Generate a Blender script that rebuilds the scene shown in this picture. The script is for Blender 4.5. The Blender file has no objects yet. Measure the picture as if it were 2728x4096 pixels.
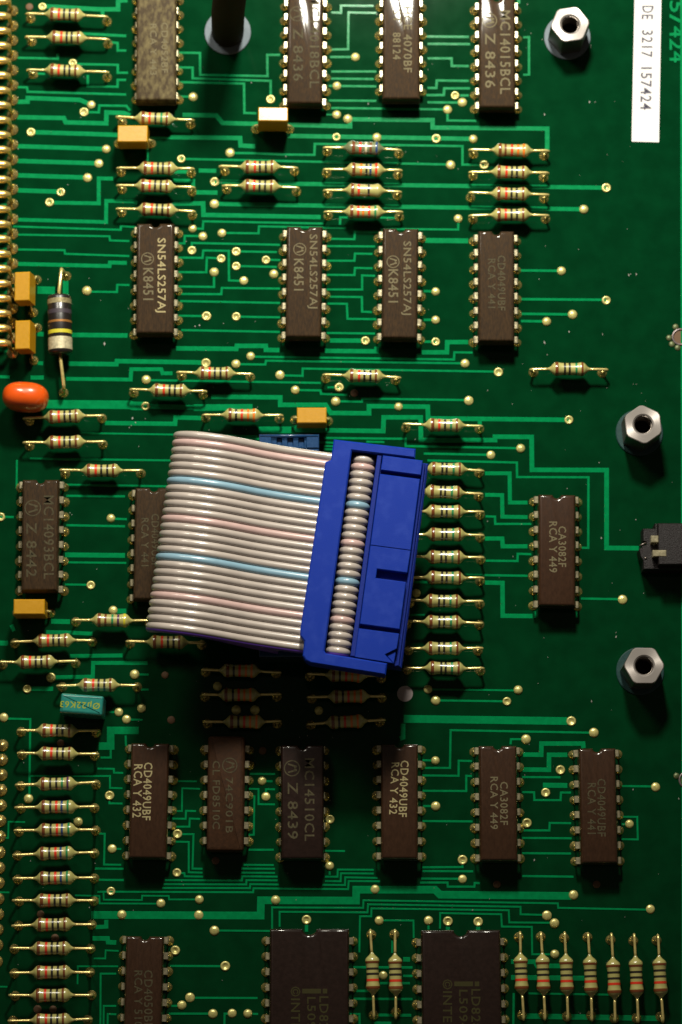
import bpy, math, random
from mathutils import Vector, Matrix
R = math.radians
random.seed(7)
sc = bpy.context.scene
# ------------------------------------------------------------------ camera, world, lamp, exposure
CAM_H, CAM_S = 130.0, 22.0            # 1 unit = 100 source pixels on the board (about 4.2 mm)
TH = math.atan2(CAM_S, CAM_H)
DIST = math.hypot(CAM_H, CAM_S)
FPX = DIST * 100.0
cd = bpy.data.cameras.new("camera")
cam = bpy.data.objects.new("camera", cd); sc.collection.objects.link(cam)
cam.location = (0, -CAM_S, CAM_H); cam.rotation_euler = (TH, 0, 0)
cd.sensor_fit = 'VERTICAL'; cd.sensor_height = 36.0; cd.sensor_width = 24.0
cd.lens = FPX / 4096.0 * 36.0
cd.clip_start = 1.0; cd.clip_end = 1000.0
cd.dof.use_dof = True
cd.dof.focus_distance = DIST - 3.6
cd.dof.aperture_fstop = 0.085
sc.camera = cam
w = bpy.data.worlds.new("World"); sc.world = w; w.use_nodes = True
bg = w.node_tree.nodes['Background']
bg.inputs[0].default_value = (1.0, 0.86, 0.66, 1); bg.inputs[1].default_value = 0.055
LP = Vector((2.8, 45.0, 50.0)); AIM = Vector((0.5, 17.0, 0.0))
ld = bpy.data.lights.new("lamp", 'SPOT'); ld.energy = 300000; ld.color = (1.0, 0.965, 0.82)
ld.shadow_soft_size = 4.2; ld.spot_size = R(73); ld.spot_blend = 1.0
lo = bpy.data.objects.new("lamp", ld); sc.collection.objects.link(lo)
lo.location = LP; lo.rotation_euler = (AIM - LP).to_track_quat('-Z', 'Y').to_euler()
l2 = bpy.data.lights.new("fill_lamp", 'AREA'); l2.energy = 27000; l2.color = (1.0, 0.93, 0.78); l2.shape = 'DISK'; l2.size = 22
lo2 = bpy.data.objects.new("fill_lamp", l2); sc.collection.objects.link(lo2); lo2.location = (-30, 52, 62)
lo2.rotation_euler = (Vector((0, 0, 0)) - Vector((-30, 52, 62))).to_track_quat('-Z', 'Y').to_euler()
sc.view_settings.view_transform = 'Standard'; sc.view_settings.look = 'None'
sc.view_settings.exposure = 0.0; sc.view_settings.gamma = 1.0

FW = Vector((0, math.sin(TH), -math.cos(TH))); UP = Vector((0, math.cos(TH), math.sin(TH)))
def W(px, py, z=0.0):
    """point of the place at height z that the photograph shows at source pixel (px,py)"""
    d = FW * FPX + Vector((1, 0, 0)) * (px - 1364.0) + UP * (2048.0 - py)
    t = (z - CAM_H) / d.z
    return Vector((0, -CAM_S, CAM_H)) + d * t
TX = {'a': 0, 'b': 700, 'c': 1400, 'd': 1944}; TY = [0, 700, 1400, 2100, 2800, 3312]
def S(t, x, y): return (TX[t[0]] + x / 2.0, TY[int(t[1])] + y / 2.0)
def SW(t, x, y, z=0.0): return W(*S(t, x, y), z)

# ------------------------------------------------------------------ materials
def mat(name, col, rough=0.5, metal=0.0, coat=0.0, bump=0.0, bscale=20.0, var=0.0, vscale=8.0, spec=0.5,
        stretch=None, aniso=0.0, trans=0.0, coatr=0.1, col2=None, lo_=0.35, hi_=0.75):
    m = bpy.data.materials.new(name); m.use_nodes = True
    nt = m.node_tree; b = nt.nodes['Principled BSDF']
    b.inputs['Base Color'].default_value = (*col, 1); b.inputs['Roughness'].default_value = rough
    b.inputs['Metallic'].default_value = metal; b.inputs['Coat Weight'].default_value = coat
    b.inputs['Coat Roughness'].default_value = coatr; b.inputs['Specular IOR Level'].default_value = spec
    if aniso:
        b.inputs['Anisotropic'].default_value = aniso
        tg = nt.nodes.new('ShaderNodeTangent'); tg.direction_type = 'RADIAL'; tg.axis = 'Z'
        nt.links.new(tg.outputs[0], b.inputs['Tangent'])
    tc = nt.nodes.new('ShaderNodeTexCoord'); mp = nt.nodes.new('ShaderNodeMapping')
    geo = nt.nodes.new('ShaderNodeNewGeometry')
    nt.links.new(geo.outputs['Position'], mp.inputs[0])
    if stretch: mp.inputs['Scale'].default_value = stretch
    if var or col2:
        n = nt.nodes.new('ShaderNodeTexNoise'); n.inputs['Scale'].default_value = vscale; n.inputs['Detail'].default_value = 6
        nt.links.new(mp.outputs[0], n.inputs['Vector'])
        mx = nt.nodes.new('ShaderNodeMix'); mx.data_type = 'RGBA'
        mr = nt.nodes.new('ShaderNodeMapRange'); mr.inputs[1].default_value = lo_; mr.inputs[2].default_value = hi_
        nt.links.new(n.outputs[0], mr.inputs[0]); nt.links.new(mr.outputs[0], mx.inputs[0])
        c2 = col2 or tuple(c * (1 + var) for c in col)
        c1 = col if col2 else tuple(c * (1 - var) for c in col)
        mx.inputs[6].default_value = (*c1, 1); mx.inputs[7].default_value = (*c2, 1)
        nt.links.new(mx.outputs[2], b.inputs['Base Color'])
        mr2 = nt.nodes.new('ShaderNodeMapRange'); mr2.inputs[3].default_value = rough * 0.8; mr2.inputs[4].default_value = min(1, rough * 1.25)
        nt.links.new(n.outputs[0], mr2.inputs[0]); nt.links.new(mr2.outputs[0], b.inputs['Roughness'])
    if bump:
        n2 = nt.nodes.new('ShaderNodeTexNoise'); n2.inputs['Scale'].default_value = bscale; n2.inputs['Detail'].default_value = 4
        nt.links.new(mp.outputs[0], n2.inputs['Vector'])
        bp = nt.nodes.new('ShaderNodeBump'); bp.inputs['Strength'].default_value = bump; bp.inputs['Distance'].default_value = 0.02
        nt.links.new(n2.outputs[0], bp.inputs['Height']); nt.links.new(bp.outputs[0], b.inputs['Normal'])
    return m
M = dict(
 board=mat('board_mask', (0.0006, 0.0255, 0.0075), 0.07, bump=0.02, bscale=9, var=0.16, vscale=1.2, spec=0.15),
 trace=mat('trace_mask', (0.0004, 0.170, 0.052), 0.15, bump=0.08, bscale=14, var=0.12, vscale=5.0, spec=0.22),
 solder=mat('solder', (0.56, 0.50, 0.18), 0.30, metal=0.4, bump=0.5, bscale=16, var=0.2, vscale=9),
 joint=mat('solder_fillet', (0.60, 0.47, 0.17), 0.26, metal=0.85, bump=0.4, bscale=10, var=0.25, vscale=6),
 lead=mat('tinned_wire', (0.82, 0.66, 0.25), 0.24, metal=0.6, bump=0.10, bscale=12, var=0.15, vscale=6),
 pin=mat('chip_pin', (0.52, 0.46, 0.30), 0.26, metal=0.65, bump=0.25, bscale=20, var=0.25, vscale=8),
 gold=mat('gold_pin', (0.85, 0.60, 0.18), 0.28, metal=0.8, bump=0.3, bscale=12, var=0.1),
 chip=mat('brown_ceramic', (0.034, 0.0185, 0.0078), 0.68, coat=0.22, coatr=0.08, bump=0.12, bscale=25, var=0.4, vscale=7, stretch=(3, 0.7, 1), spec=0.12),
 chipb=mat('brown_ceramic_smooth', (0.031, 0.0125, 0.0050), 0.5, coat=1.0, coatr=0.12, bump=0.25, bscale=30, var=0.2, vscale=7, stretch=(2, 0.7, 1), spec=0.1),
 chips=mat('brown_ceramic_scuffed', (0.040, 0.026, 0.012), 0.6, bump=0.6, bscale=20, vscale=3.2, stretch=(2, 1.0, 1), col2=(0.15, 0.12, 0.055), lo_=0.4, hi_=0.8, spec=0.12),
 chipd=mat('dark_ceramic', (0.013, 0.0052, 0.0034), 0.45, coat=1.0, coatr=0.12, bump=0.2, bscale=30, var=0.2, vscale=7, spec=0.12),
 plas=mat('brown_plastic', (0.036, 0.0150, 0.0060), 0.62, bump=0.5, bscale=35, var=0.25, vscale=9, spec=0.12),
 ink=mat('grey_ink', (0.125, 0.105, 0.060), 0.7, spec=0.1), inkf=mat('faint_ink', (0.064, 0.054, 0.030), 0.7, spec=0.1, var=0.3, vscale=9),
 inkb=mat('bright_ink', (0.30, 0.25, 0.13), 0.7, spec=0.1), inkd=mat('olive_ink', (0.038, 0.034, 0.012), 0.7, spec=0.1),
 resb=mat('beige_lacquer', (0.38, 0.345, 0.115), 0.35, coat=1.0, coatr=0.13, var=0.06, vscale=4, bump=0.12, bscale=9),
 resg=mat('green_grey_lacquer', (0.15, 0.17, 0.085), 0.3, coat=0.6, var=0.08, vscale=4),
 n=mat('band_brown', (0.15, 0.040, 0.010), 0.3, coat=1.0, coatr=0.13), r=mat('band_red', (0.62, 0.035, 0.012), 0.3, coat=1.0, coatr=0.13),
 o=mat('band_orange', (0.72, 0.16, 0.012), 0.3, coat=1.0, coatr=0.13), k=mat('band_black', (0.018, 0.014, 0.010), 0.3, coat=1.0, coatr=0.13),
 g=mat('band_green', (0.015, 0.20, 0.07), 0.3, coat=1.0, coatr=0.13), b=mat('band_blue', (0.02, 0.05, 0.16), 0.3, coat=1.0, coatr=0.13),
 v=mat('band_violet', (0.07, 0.02, 0.07), 0.3, coat=1.0, coatr=0.13), y=mat('band_yellow', (0.52, 0.45, 0.03), 0.3, coat=1.0, coatr=0.13),
 w=mat('band_pale', (0.62, 0.56, 0.38), 0.3, coat=1.0, coatr=0.13),
 cap=mat('ochre_epoxy', (0.44, 0.215, 0.004), 0.35, coat=0.25, coatr=0.12, var=0.05, vscale=8, bump=0.3, bscale=20),
 orange=mat('orange_dip', (0.72, 0.085, 0.005), 0.3, coat=1.0, coatr=0.05, var=0.06, vscale=2, bump=0.15, bscale=3),
 teal=mat('teal_film', (0.02, 0.20, 0.17), 0.28, coat=0.5, var=0.08, vscale=6, bump=0.3, bscale=6),
 tealink=mat('olive_print', (0.26, 0.30, 0.01), 0.5),
 blkres=mat('black_bakelite', (0.012, 0.009, 0.008), 0.35, coat=0.3), silver=mat('silver_band', (0.50, 0.44, 0.28), 0.45, metal=0.3, var=0.25, vscale=9, bump=0.4),
 greyb=mat('slate_band', (0.045, 0.035, 0.045), 0.4, coat=0.3), copper=mat('copper_band', (0.30, 0.13, 0.03), 0.4, metal=0.3), brass=mat('dull_brass_band', (0.30, 0.25, 0.13), 0.4, metal=0.3, var=0.3, vscale=10),
 steel=mat('turned_steel', (0.40, 0.36, 0.34), 0.42, metal=0.5, aniso=0.8, bump=0.1, bscale=20),
 steels=mat('steel_side', (0.20, 0.17, 0.15), 0.4, metal=0.9), bore=mat('threaded_bore', (0.035, 0.025, 0.018), 0.7, spec=0.1),
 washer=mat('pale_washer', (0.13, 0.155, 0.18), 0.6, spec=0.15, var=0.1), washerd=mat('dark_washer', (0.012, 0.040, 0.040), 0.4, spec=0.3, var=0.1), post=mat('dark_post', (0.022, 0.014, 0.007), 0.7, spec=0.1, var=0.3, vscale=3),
 blue=mat('blue_plastic', (0.002, 0.024, 0.27), 0.50, col2=(0.012, 0.040, 0.31), lo_=0.5, hi_=0.85, vscale=2.2, bump=0.35, bscale=30, spec=0.18),
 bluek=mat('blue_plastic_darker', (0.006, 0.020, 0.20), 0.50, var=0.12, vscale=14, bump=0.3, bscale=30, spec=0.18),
 blued=mat('petrol_blue_plastic', (0.010, 0.045, 0.13), 0.25, coat=0.8, coatr=0.08, var=0.1, vscale=10),
 cable=mat('cable_pvc', (0.395, 0.340, 0.308), 0.35, coat=0.9, var=0.08, vscale=1.5, coatr=0.16),
 cablep=mat('cable_pvc_pink', (0.47, 0.325, 0.305), 0.30, coat=0.35, var=0.05, vscale=3, coatr=0.2),
 cableb=mat('cable_pvc_blue', (0.20, 0.33, 0.42), 0.30, coat=0.35, var=0.05, vscale=3, coatr=0.2),
 cableg=mat('cable_pvc_teal', (0.05, 0.10, 0.12), 0.35, coat=0.3), cablev=mat('cable_pvc_violet', (0.085, 0.03, 0.27), 0.4, coat=0.3),
 label=mat('white_paper', (0.62, 0.60, 0.60), 0.8, spec=0.1, var=0.04, vscale=1.5, bump=0.1), labelink=mat('black_print', (0.03, 0.025, 0.05), 0.6),
 black=mat('black_plastic', (0.009, 0.006, 0.007), 0.45, spec=0.3, var=0.5, vscale=14, bump=0.8, bscale=30),
 mark=mat('grey_fibre', (0.34, 0.28, 0.28), 0.7, var=0.08), dust=mat('dust', (0.22, 0.21, 0.19), 0.6), hole=mat('drill_hole', (0.10, 0.05, 0.02), 0.7),
 ring=mat('tinned_ring', (0.10, 0.12, 0.05), 0.45, metal=0.4, var=0.3), eye=mat('eyelet', (0.20, 0.16, 0.16), 0.35, metal=0.7),
)
# ------------------------------------------------------------------ mesh helpers
def mesh(name, vs, fs, m, smooth=False):
    me = bpy.data.meshes.new(name); me.from_pydata([tuple(v) for v in vs], [], fs); me.update()
    if smooth: me.polygons.foreach_set('use_smooth', [True] * len(me.polygons))
    me.materials.append(m); return me
def obj(name, me, parent=None, loc=(0, 0, 0), rot=(0, 0, 0), label=None):
    o = bpy.data.objects.new(name, me); sc.collection.objects.link(o)
    o.location = loc; o.rotation_euler = rot
    if parent: o.parent = parent
    if label: o['label'] = label
    return o
def thing(name, label, cat, loc=(0, 0, 0), rz=0.0, group=None, me=None):
    o = obj(name, me, None, loc, (0, 0, rz)); o['label'] = label; o['category'] = cat
    if group: o['group'] = group
    return o
class MB:
    def __init__(s): s.v = []; s.f = []
    def add(s, vs, fs):
        n = len(s.v); s.v += [Vector(v) for v in vs]; s.f += [tuple(i + n for i in f) for f in fs]; return s
    def box(s, x0, x1, y0, y1, z0, z1, bev=0.0):
        pts = [(x0, y0), (x1, y0), (x1, y1), (x0, y1)]
        if bev: return s.prism(pts, [(0, z0), (0, z1 - bev), (bev, z1)])
        return s.prism(pts, [(0, z0), (0, z1)])
    def prism(s, pts, layers):
        n = len(pts); vs = []; fs = []
        A = sum(pts[i][0] * pts[(i + 1) % n][1] - pts[(i + 1) % n][0] * pts[i][1] for i in range(n))
        if A < 0: pts = pts[::-1]
        for ins, z in layers:
            for i in range(n):
                p = Vector(pts[i]); a = Vector(pts[i - 1]); c = Vector(pts[(i + 1) % n])
                d1 = (p - a).normalized(); d2 = (c - p).normalized()
                n1 = Vector((-d1.y, d1.x)); n2 = Vector((-d2.y, d2.x))
                k = n1 + n2; k = k / max(0.35, k.dot(k) / 2) if k.length > 1e-6 else n1
                q = p + k * ins; vs.append((q.x, q.y, z))
        L = len(layers)
        for l in range(L - 1):
            for i in range(n):
                j = (i + 1) % n; fs.append((l * n + i, l * n + j, (l + 1) * n + j, (l + 1) * n + i))
        fs.append(tuple(range((L - 1) * n, L * n))); fs.append(tuple(range(n - 1, -1, -1)))
        return s.add(vs, fs)
    def rev(s, prof, seg=16, axis='Z', o=(0, 0, 0), cap=True):
        o = Vector(o); vs = []; fs = []; n = len(prof)
        for h, r in prof:
            for k in range(seg):
                a = 2 * math.pi * k / seg
                if axis == 'Z': v = (r * math.cos(a), r * math.sin(a), h)
                elif axis == 'X': v = (h, r * math.cos(a), r * math.sin(a))
                else: v = (r * math.sin(a), h, r * math.cos(a))
                vs.append(o + Vector(v))
        for i in range(n - 1):
            for k in range(seg):
                j = (k + 1) % seg; fs.append((i * seg + k, i * seg + j, (i + 1) * seg + j, (i + 1) * seg + k))
        if cap: fs.append(tuple(range((n - 1) * seg, n * seg))); fs.append(tuple(range(seg - 1, -1, -1)))
        return s.add(vs, fs)
    def tube(s, path, r, seg=8, cap=True, flat=1.0):
        path = [Vector(p) for p in path]; n = len(path); vs = []; fs = []
        ref = Vector((0, 0, 1)) if abs((path[-1] - path[0]).normalized().z) < 0.9 else Vector((0, 1, 0))
        t0 = (path[1] - path[0]).normalized(); u = t0.cross(ref)
        if u.length < 1e-3: u = t0.cross(Vector((0, 1, 0)))
        u.normalize()
        for i in range(n):
            t = (path[min(i + 1, n - 1)] - path[max(i - 1, 0)]).normalized()
            u = (u - t * u.dot(t)).normalized(); w_ = t.cross(u)
            rr = r[i] if isinstance(r, (list, tuple)) else r
            for k in range(seg):
                a = 2 * math.pi * k / seg; vs.append(path[i] + u * math.cos(a) * rr + w_ * math.sin(a) * rr * flat)
        for i in range(n - 1):
            for k in range(seg):
                j = (k + 1) % seg; fs.append((i * seg + k, i * seg + j, (i + 1) * seg + j, (i + 1) * seg + k))
        if cap: fs.append(tuple(range((n - 1) * seg, n * seg))); fs.append(tuple(range(seg - 1, -1, -1)))
        return s.add(vs, fs)
    def mesh(s, name, m, smooth=False): return mesh(name, s.v, s.f, m, smooth)
def autosmooth(me, ang=35):
    me.polygons.foreach_set('use_smooth', [True] * len(me.polygons))
    try: me.set_sharp_from_angle(angle=R(ang))
    except Exception: pass
    return me
# lettering: flat print fitted into a rectangle
_tc = {}
def text_verts(s):
    if s in _tc: return _tc[s]
    cu = bpy.data.curves.new('t', 'FONT'); cu.body = s; cu.resolution_u = 2; cu.space_character = 1.10; cu.offset = 0.012
    o = bpy.data.objects.new('t', cu); sc.collection.objects.link(o)
    bpy.context.view_layer.update()
    me = bpy.data.meshes.new_from_object(o.evaluated_get(bpy.context.evaluated_depsgraph_get()))
    vs = [v.co.copy() for v in me.vertices]; fs = [tuple(p.vertices) for p in me.polygons]
    bpy.data.objects.remove(o); bpy.data.meshes.remove(me); bpy.data.curves.remove(cu)
    x0 = min(v.x for v in vs); x1 = max(v.x for v in vs); y1 = max(v.y for v in vs); y0 = min(v.y for v in vs)
    r = ([((v.x - x0) / (x1 - x0), (v.y - y0) / (y1 - y0)) for v in vs], fs); _tc[s] = r; return r
def text_obj(root, s, p0, p1, p2, z, m, name='lettering'):
    """p0 = start of baseline, p1 = end of baseline, p2 = top above start (world xy)"""
    uv, fs = text_verts(s); inv = root.matrix_basis.inverted()
    p0, p1, p2 = [Vector((p[0], p[1], z)) for p in (p0, p1, p2)]
    vs = [inv @ (p0 + (p1 - p0) * a + (p2 - p0) * b) for a, b in uv]
    return obj(name, mesh(name, vs, fs, m), root)
def down_text(root, s, x0, x1, y0, y1, z, m, name='lettering'):
    """text reading down the picture, letter tops to the right; source-pixel box"""
    return text_obj(root, s, W(x0, y0, z), W(x0, y1, z), W(x1, y0, z), z + 0.004, m, name)

# ------------------------------------------------------------------ the board
board = thing('circuit_board', 'green circuit board with brighter green tracks under all the components', 'circuit board')
bm = MB().box(-22, 13.92, -26, 26, -0.38, 0.0)
obj('board_panel', bm.mesh('board_panel', M['board']), board)
TR = []
def T(t, w_, *p): TR.append((w_, [S(t, p[i], p[i + 1]) for i in range(0, len(p), 2)]))
T('a0',42,350,50,795,75,945,75,945,5,1020,3);T('a0',35,820,80,820,125);T('a0',28,660,270,1010,288)
T('a0',24,850,335,940,345,942,405,1010,405);T('a0',24,140,463,462,470,462,430);T('a0',24,600,513,942,520,942,583,1025,583)
T('a0',24,1010,640,942,640,940,695,702,690,702,600);T('a0',24,250,588,360,592);T('a0',24,140,698,215,700,222,735,1010,757)
T('a0',42,135,815,220,815,222,785,640,800,720,835);T('a0',24,690,898,790,900,795,845,1010,848,1040,885)
T('a0',42,135,938,510,945,525,980,850,988,852,900,990,905,1040,925);T('a0',42,260,1058,950,1080);T('a0',42,135,1170,850,1193)
T('a0',42,135,1288,790,1308);T('a0',42,135,1403,700,1422);T('a0',42,135,1523,487,1535);T('a0',36,905,1430,790,1428,790,1628,400,1622)
T('a0',24,1178,1190,1178,1290);T('a0',22,1190,1100,1370,1105);T('a0',42,1360,1098,1920,1105,1925,1165,2040,1172)
T('a0',36,1390,1375,1510,1375);T('a0',36,1385,1445,1545,1448,1545,1500)
T('b0',24,30,422,200,425,202,600,740,610,738,440,840,440);T('b0',24,30,540,140,542,142,628,765,648,765,770)
T('b0',24,30,658,552,670,555,905,650,908);T('b0',24,30,773,140,775);T('b0',42,60,920,330,925,380,985,1400,1012,1400,960,1382,950)
T('b0',42,900,1088,2388,1112);T('b0',24,440,1225,630,1227,860,1237,1115,1240,1118,1152,2300,1170,2300,1318,2473,1320)
T('b0',24,48,1272,2205,1318);T('b0',40,317,1452,985,1472,3450,1503);T('b0',40,190,1365,330,1368);T('b0',42,170,1540,340,1542)
T('b0',24,1250,100,1328,103,1328,45,1588,48);T('b0',24,1610,105,1388,100,1385,395,1250,397);T('b0',24,1240,457,1440,457)
T('b0',24,1250,573,1610,573);T('b0',24,1250,630,1590,633);T('b0',24,1230,688,1610,692);T('b0',24,1230,805,1610,808)
T('b0',24,1250,865,2180,877,2180,965,2410,968);T('b0',18,1210,918,1295,918);T('b0',42,1382,955,2060,962,2062,1022,2978,1030,2978,1200)
T('c0',26,615,293,950,296);T('c0',26,620,352,960,354);T('c0',26,620,468,812,468,815,528,950,530);T('c0',26,620,705,690,705,695,645,950,648)
T('c0',26,610,762,750,762,755,708,960,708);T('c0',26,620,820,890,822);T('c0',26,880,765,950,765);T('c0',24,1385,300,1432,298,1432,598,1385,600)
T('c0',30,1350,-20,1350,30)
T('a1',36,130,358,848,378,850,208,1070,212,1100,225);T('a1',22,105,413,965,440,968,410,1090,418);T('a1',22,130,478,875,492,880,525,1035,530)
T('a1',22,130,597,515,603,520,632,1035,650);T('a1',38,125,712,875,730,880,702,1015,705);T('a1',22,725,935,935,938,938,880,1035,882)
T('a1',70,300,922,440,925);T('a1',50,525,840,525,960);T('a1',42,300,1272,350,1275);T('a1',42,575,1280,1020,1285)
T('a1',42,545,1510,930,1515,935,1490,1568,1500,1615,1503);T('a1',36,300,1505,345,1508)
T('b1',42,10,1388,490,1392,495,1368,725,1368,728,1400,835,1402);T('a1',20,-20,236,60,238);T('a1',20,-20,470,60,472);T('a1',20,-20,590,60,592);T('a1',30,-20,710,60,712);T('a1',30,-20,940,90,942);T('a1',24,-20,1410,60,1412)
T('b1',22,30,548,75,548,78,488,200,490);T('b1',22,175,430,222,432,226,372,1190,390);T('b1',22,135,580,135,545,840,560)
T('b1',22,30,662,220,665,226,605,430,608,432,845,520,848);T('b1',22,30,778,250,780,255,662,340,668);T('b1',22,30,893,312,897,312,815)
T('b1',22,50,953,370,955,375,905,840,910);T('b1',22,40,1010,840,1025);T('b1',22,30,1127,220,1130);T('b1',22,50,1242,840,1257)
T('b1',22,410,465,668,468,672,412,1370,425);T('b1',22,520,613,815,618);T('b1',22,760,680,840,682);T('b1',22,520,730,815,737)
T('b1',22,520,1135,840,1140);T('b1',22,630,1455,2232,1478,2235,1420,2380,1422);T('b1',22,520,1515,722,1518,728,1487,2290,1508)
T('b1',42,-25,230,225,228,228,320,1165,338);T('b1',40,315,232,1390,250,3268,275);T('b1',22,1320,400,1322,340,1380,342);T('c1',22,240,342,360,345)
T('b1',22,1240,512,1435,515,1440,455,1660,458);T('b1',22,1210,570,1600,573);T('b1',22,1215,687,1435,688,1440,630,1580,633)
T('b1',22,1215,800,1435,802,1440,745,1580,748);T('b1',22,1215,917,1497,918,1497,805,1600,808);T('b1',22,1240,975,1495,978,1497,1095,1575,1098)
T('b1',22,1220,1030,1375,1032,1380,1152,1610,1155);T('b1',22,1215,1265,1600,1270);T('b1',42,1240,1325,1520,1327);T('b1',42,1200,1408,1612,1412,1612,1375)
T('b2',22,870,205,1020,208,1022,150,2570,175);T('c1',22,240,432,865,438,868,350);T('c1',48,600,525,945,528)
T('c1',26,590,930,685,933);T('c1',26,590,1160,685,1160);T('c1',26,590,1335,685,1335);T('c1',42,575,1420,775,1420,778,1338,945,1338)
T('d1',26,280,765,600,768);T('d1',26,280,995,960,1000);T('d1',26,280,1112,690,1117);T('d1',26,280,1170,485,1173)
T('a2',36,530,232,1045,238,1050,155,1290,155,1300,188,1380,188);T('a2',40,245,222,350,222);T('a2',30,-20,215,80,218);T('a2',22,1200,243,2565,265)
T('a2',78,370,435,1040,440,1060,448,1165,450);T('a2',44,1165,452,2000,470);T('b2',60,150,462,620,460);T('a2',40,840,585,1400,592,1405,540,1610,546)
T('a2',18,640,665,2060,690);T('a2',20,240,870,1370,885);T('a2',18,135,880,132,1110);T('a2',20,480,1078,1340,1092)
T('a2',22,530,1168,1000,1172);T('a2',22,920,1352,1015,1355);T('a2',22,530,1403,1000,1412);T('a2',22,-20,1335,110,1338)
T('b2',42,290,375,842,380,842,440,1205,440,1245,505,1552,508,1552,450,2022,455,2025,548,3150,560);T('c2',36,1038,560,1038,600)
T('b2',22,995,322,1165,325,1168,352,1380,360);T('b2',20,1220,300,1313,300);T('b2',22,1310,412,1495,415,1498,390,2315,402)
T('b2',42,955,600,975,640,1665,650,1670,540,1965,540,1968,722,2560,722,2560,695,2853,697,2856,960,3453,962,3453,1585,3710,1587)
T('b2',60,670,640,930,640);T('b2',22,1190,705,1843,712,1846,770,2735,787);T('b2',20,450,700,1280,745);T('b2',20,1190,770,1300,772);T('b2',20,1190,795,1300,797);T('c2',22,590,830,1100,840);T('c2',20,130,735,275,738)
T('c2',22,620,885,1335,902,1337,1018,1908,1020,1906,1585,1855,1583);T('c2',36,1080,988,1277,988,1280,1222,1420,1222)
T('c2',36,1080,1160,1217,1162,1220,1335,1420,1338);T('c2',22,1085,1332,1160,1335,1162,1393,1450,1393)
T('c2',38,1080,1510,1218,1510,1222,1572,1420,1572);T('c3',22,1085,287,1340,290,1342,232,1450,235);T('c3',22,900,400,1420,408)
T('c3',40,1080,462,1220,465,1222,728,1460,730);T('c3',24,500,455,620,460);T('c3',18,480,718,600,720);T('c3',18,655,1315,1310,1325);T('c3',20,715,1405,1225,1412)
T('d3',22,760,590,1060,595);T('d3',24,724,690,724,745);T('d3',24,390,690,390,745);T('c4',68,430,152,1738,170);T('c4',40,425,190,425,300,400,310)
T('a3',44,520,240,1000,245);T('a3',20,510,300,1010,305);T('a3',20,520,477,700,480);T('a3',44,930,690,1010,690);T('a3',44,410,772,560,775)
T('a3',36,370,858,560,862,740,872);T('a3',44,-20,945,65,948);T('a3',36,560,1050,980,1045);T('a3',36,1180,1105,745,1105,742,1215,440,1220)
T('a3',40,245,1310,425,1312);T('a3',20,820,1497,915,1498);T('a4',20,60,150,242,155,235,760);T('a4',20,1045,158,1140,160);T('a3',20,1110,1197,1190,1198);T('a3',20,1110,1318,1190,1318);T('a3',34,90,800,112,850)
T('a4',66,1110,245,885,245,885,370,790,370);T('a4',20,1005,285,1008,370);T('a4',20,805,462,885,462,885,400);T('a4',18,230,608,880,610,880,705,980,708)
T('a4',18,780,550,910,552,912,583,985,585);T('a4',18,875,795,875,828,980,830);T('a4',18,930,1192,970,1194);T('a4',18,785,1070,838,1072,832,1318,970,1320)
T('a4',20,760,1350,990,1352);T('a4',20,790,1440,990,1442);T('a4',16,20,1105,65,1105,68,975,200,978);T('a4',16,1390,650,1575,652)
T('a4',16,1400,890,1455,890,1458,708,1600,712);T('a4',18,1380,950,1485,952,1488,888,1568,890);T('a4',18,1390,1015,1515,1015,1518,950,1600,953)
T('a4',18,1440,1075,1548,1075,1540,1350,1620,1352);T('a4',18,1400,1135,1510,1137,1510,1380,1620,1383);T('a4',18,1430,1385,1475,1387,1478,1412,1625,1415)
T('b4',18,-80,1443,535,1445,538,1412,820,1415);T('b4',18,-90,1475,570,1477,572,1443,820,1445);T('b4',18,-100,1505,600,1507,602,1475,830,1478)
T('b4',18,-600,1535,625,1540,628,1508,1385,1515,1390,1450,1640,1452);T('b4',18,550,1320,790,1322);T('b4',18,530,1350,800,1352);T('b4',18,530,1383,800,1385)
T('b4',18,1200,1415,1300,1415,1302,1358,1590,1360);T('b4',18,1200,1450,1325,1452,1328,1388,1590,1390);T('b4',18,1180,1480,1360,1482,1362,1420,1620,1425)
T('b4',18,1237,1370,1237,1400);T('b4',18,1200,1208,1360,1210);T('b4',20,590,1200,790,1200);T('b4',20,600,592,800,594);T('b4',20,730,650,780,652)
T('b4',18,590,712,668,714,668,835,800,837);T('b4',18,727,770,728,715,800,716);T('b4',18,600,770,635,772,630,1080,590,1080)
T('a5',66,730,697,2085,702,2088,580,2848,582,2850,495,3480,495,3520,535,4588,545);T('a5',36,850,735,850,790,765,795);T('a5',40,740,885,860,885,865,915,930,918)
T('a5',16,-20,515,75,517);T('a5',16,600,540,795,545,797,605,1250,607);T('a5',16,780,512,828,514,830,575,1135,578,1137,543,1350,545,1352,573,1560,573)
T('a5',16,750,1045,842,1045,845,980,950,985);T('a5',16,620,1250,622,1108,945,1108);T('a5',18,803,1600,805,1167,930,1167);T('a5',18,828,1600,830,1425,930,1425)
T('a5',18,860,1600,862,1490,930,1492);T('a5',20,1360,1105,1770,1107);T('a5',20,1370,1425,1420,1425);T('a5',20,1350,1487,1670,1487)
T('b5',20,160,1360,660,1362);T('b5',20,620,1488,665,1490);T('b5',20,395,1600,397,1487,430,1487);T('b5',18,345,822,775,825);T('a5',16,-20,1270,60,1272)
T('b5',18,777,810,777,637,1505,640,1508,580,2968,603,3063,605,3066,640,3775,655);T('b5',18,837,790,837,672,1540,677,1545,612,2765,632,2765,692,2950,697)
T('c5',18,75,995,80,708,170,708,172,645,1270,660,1275,757,1600,760);T('c5',18,720,805,722,682,1210,692,1215,790,1455,793,1458,1012,1600,1012)
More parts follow.
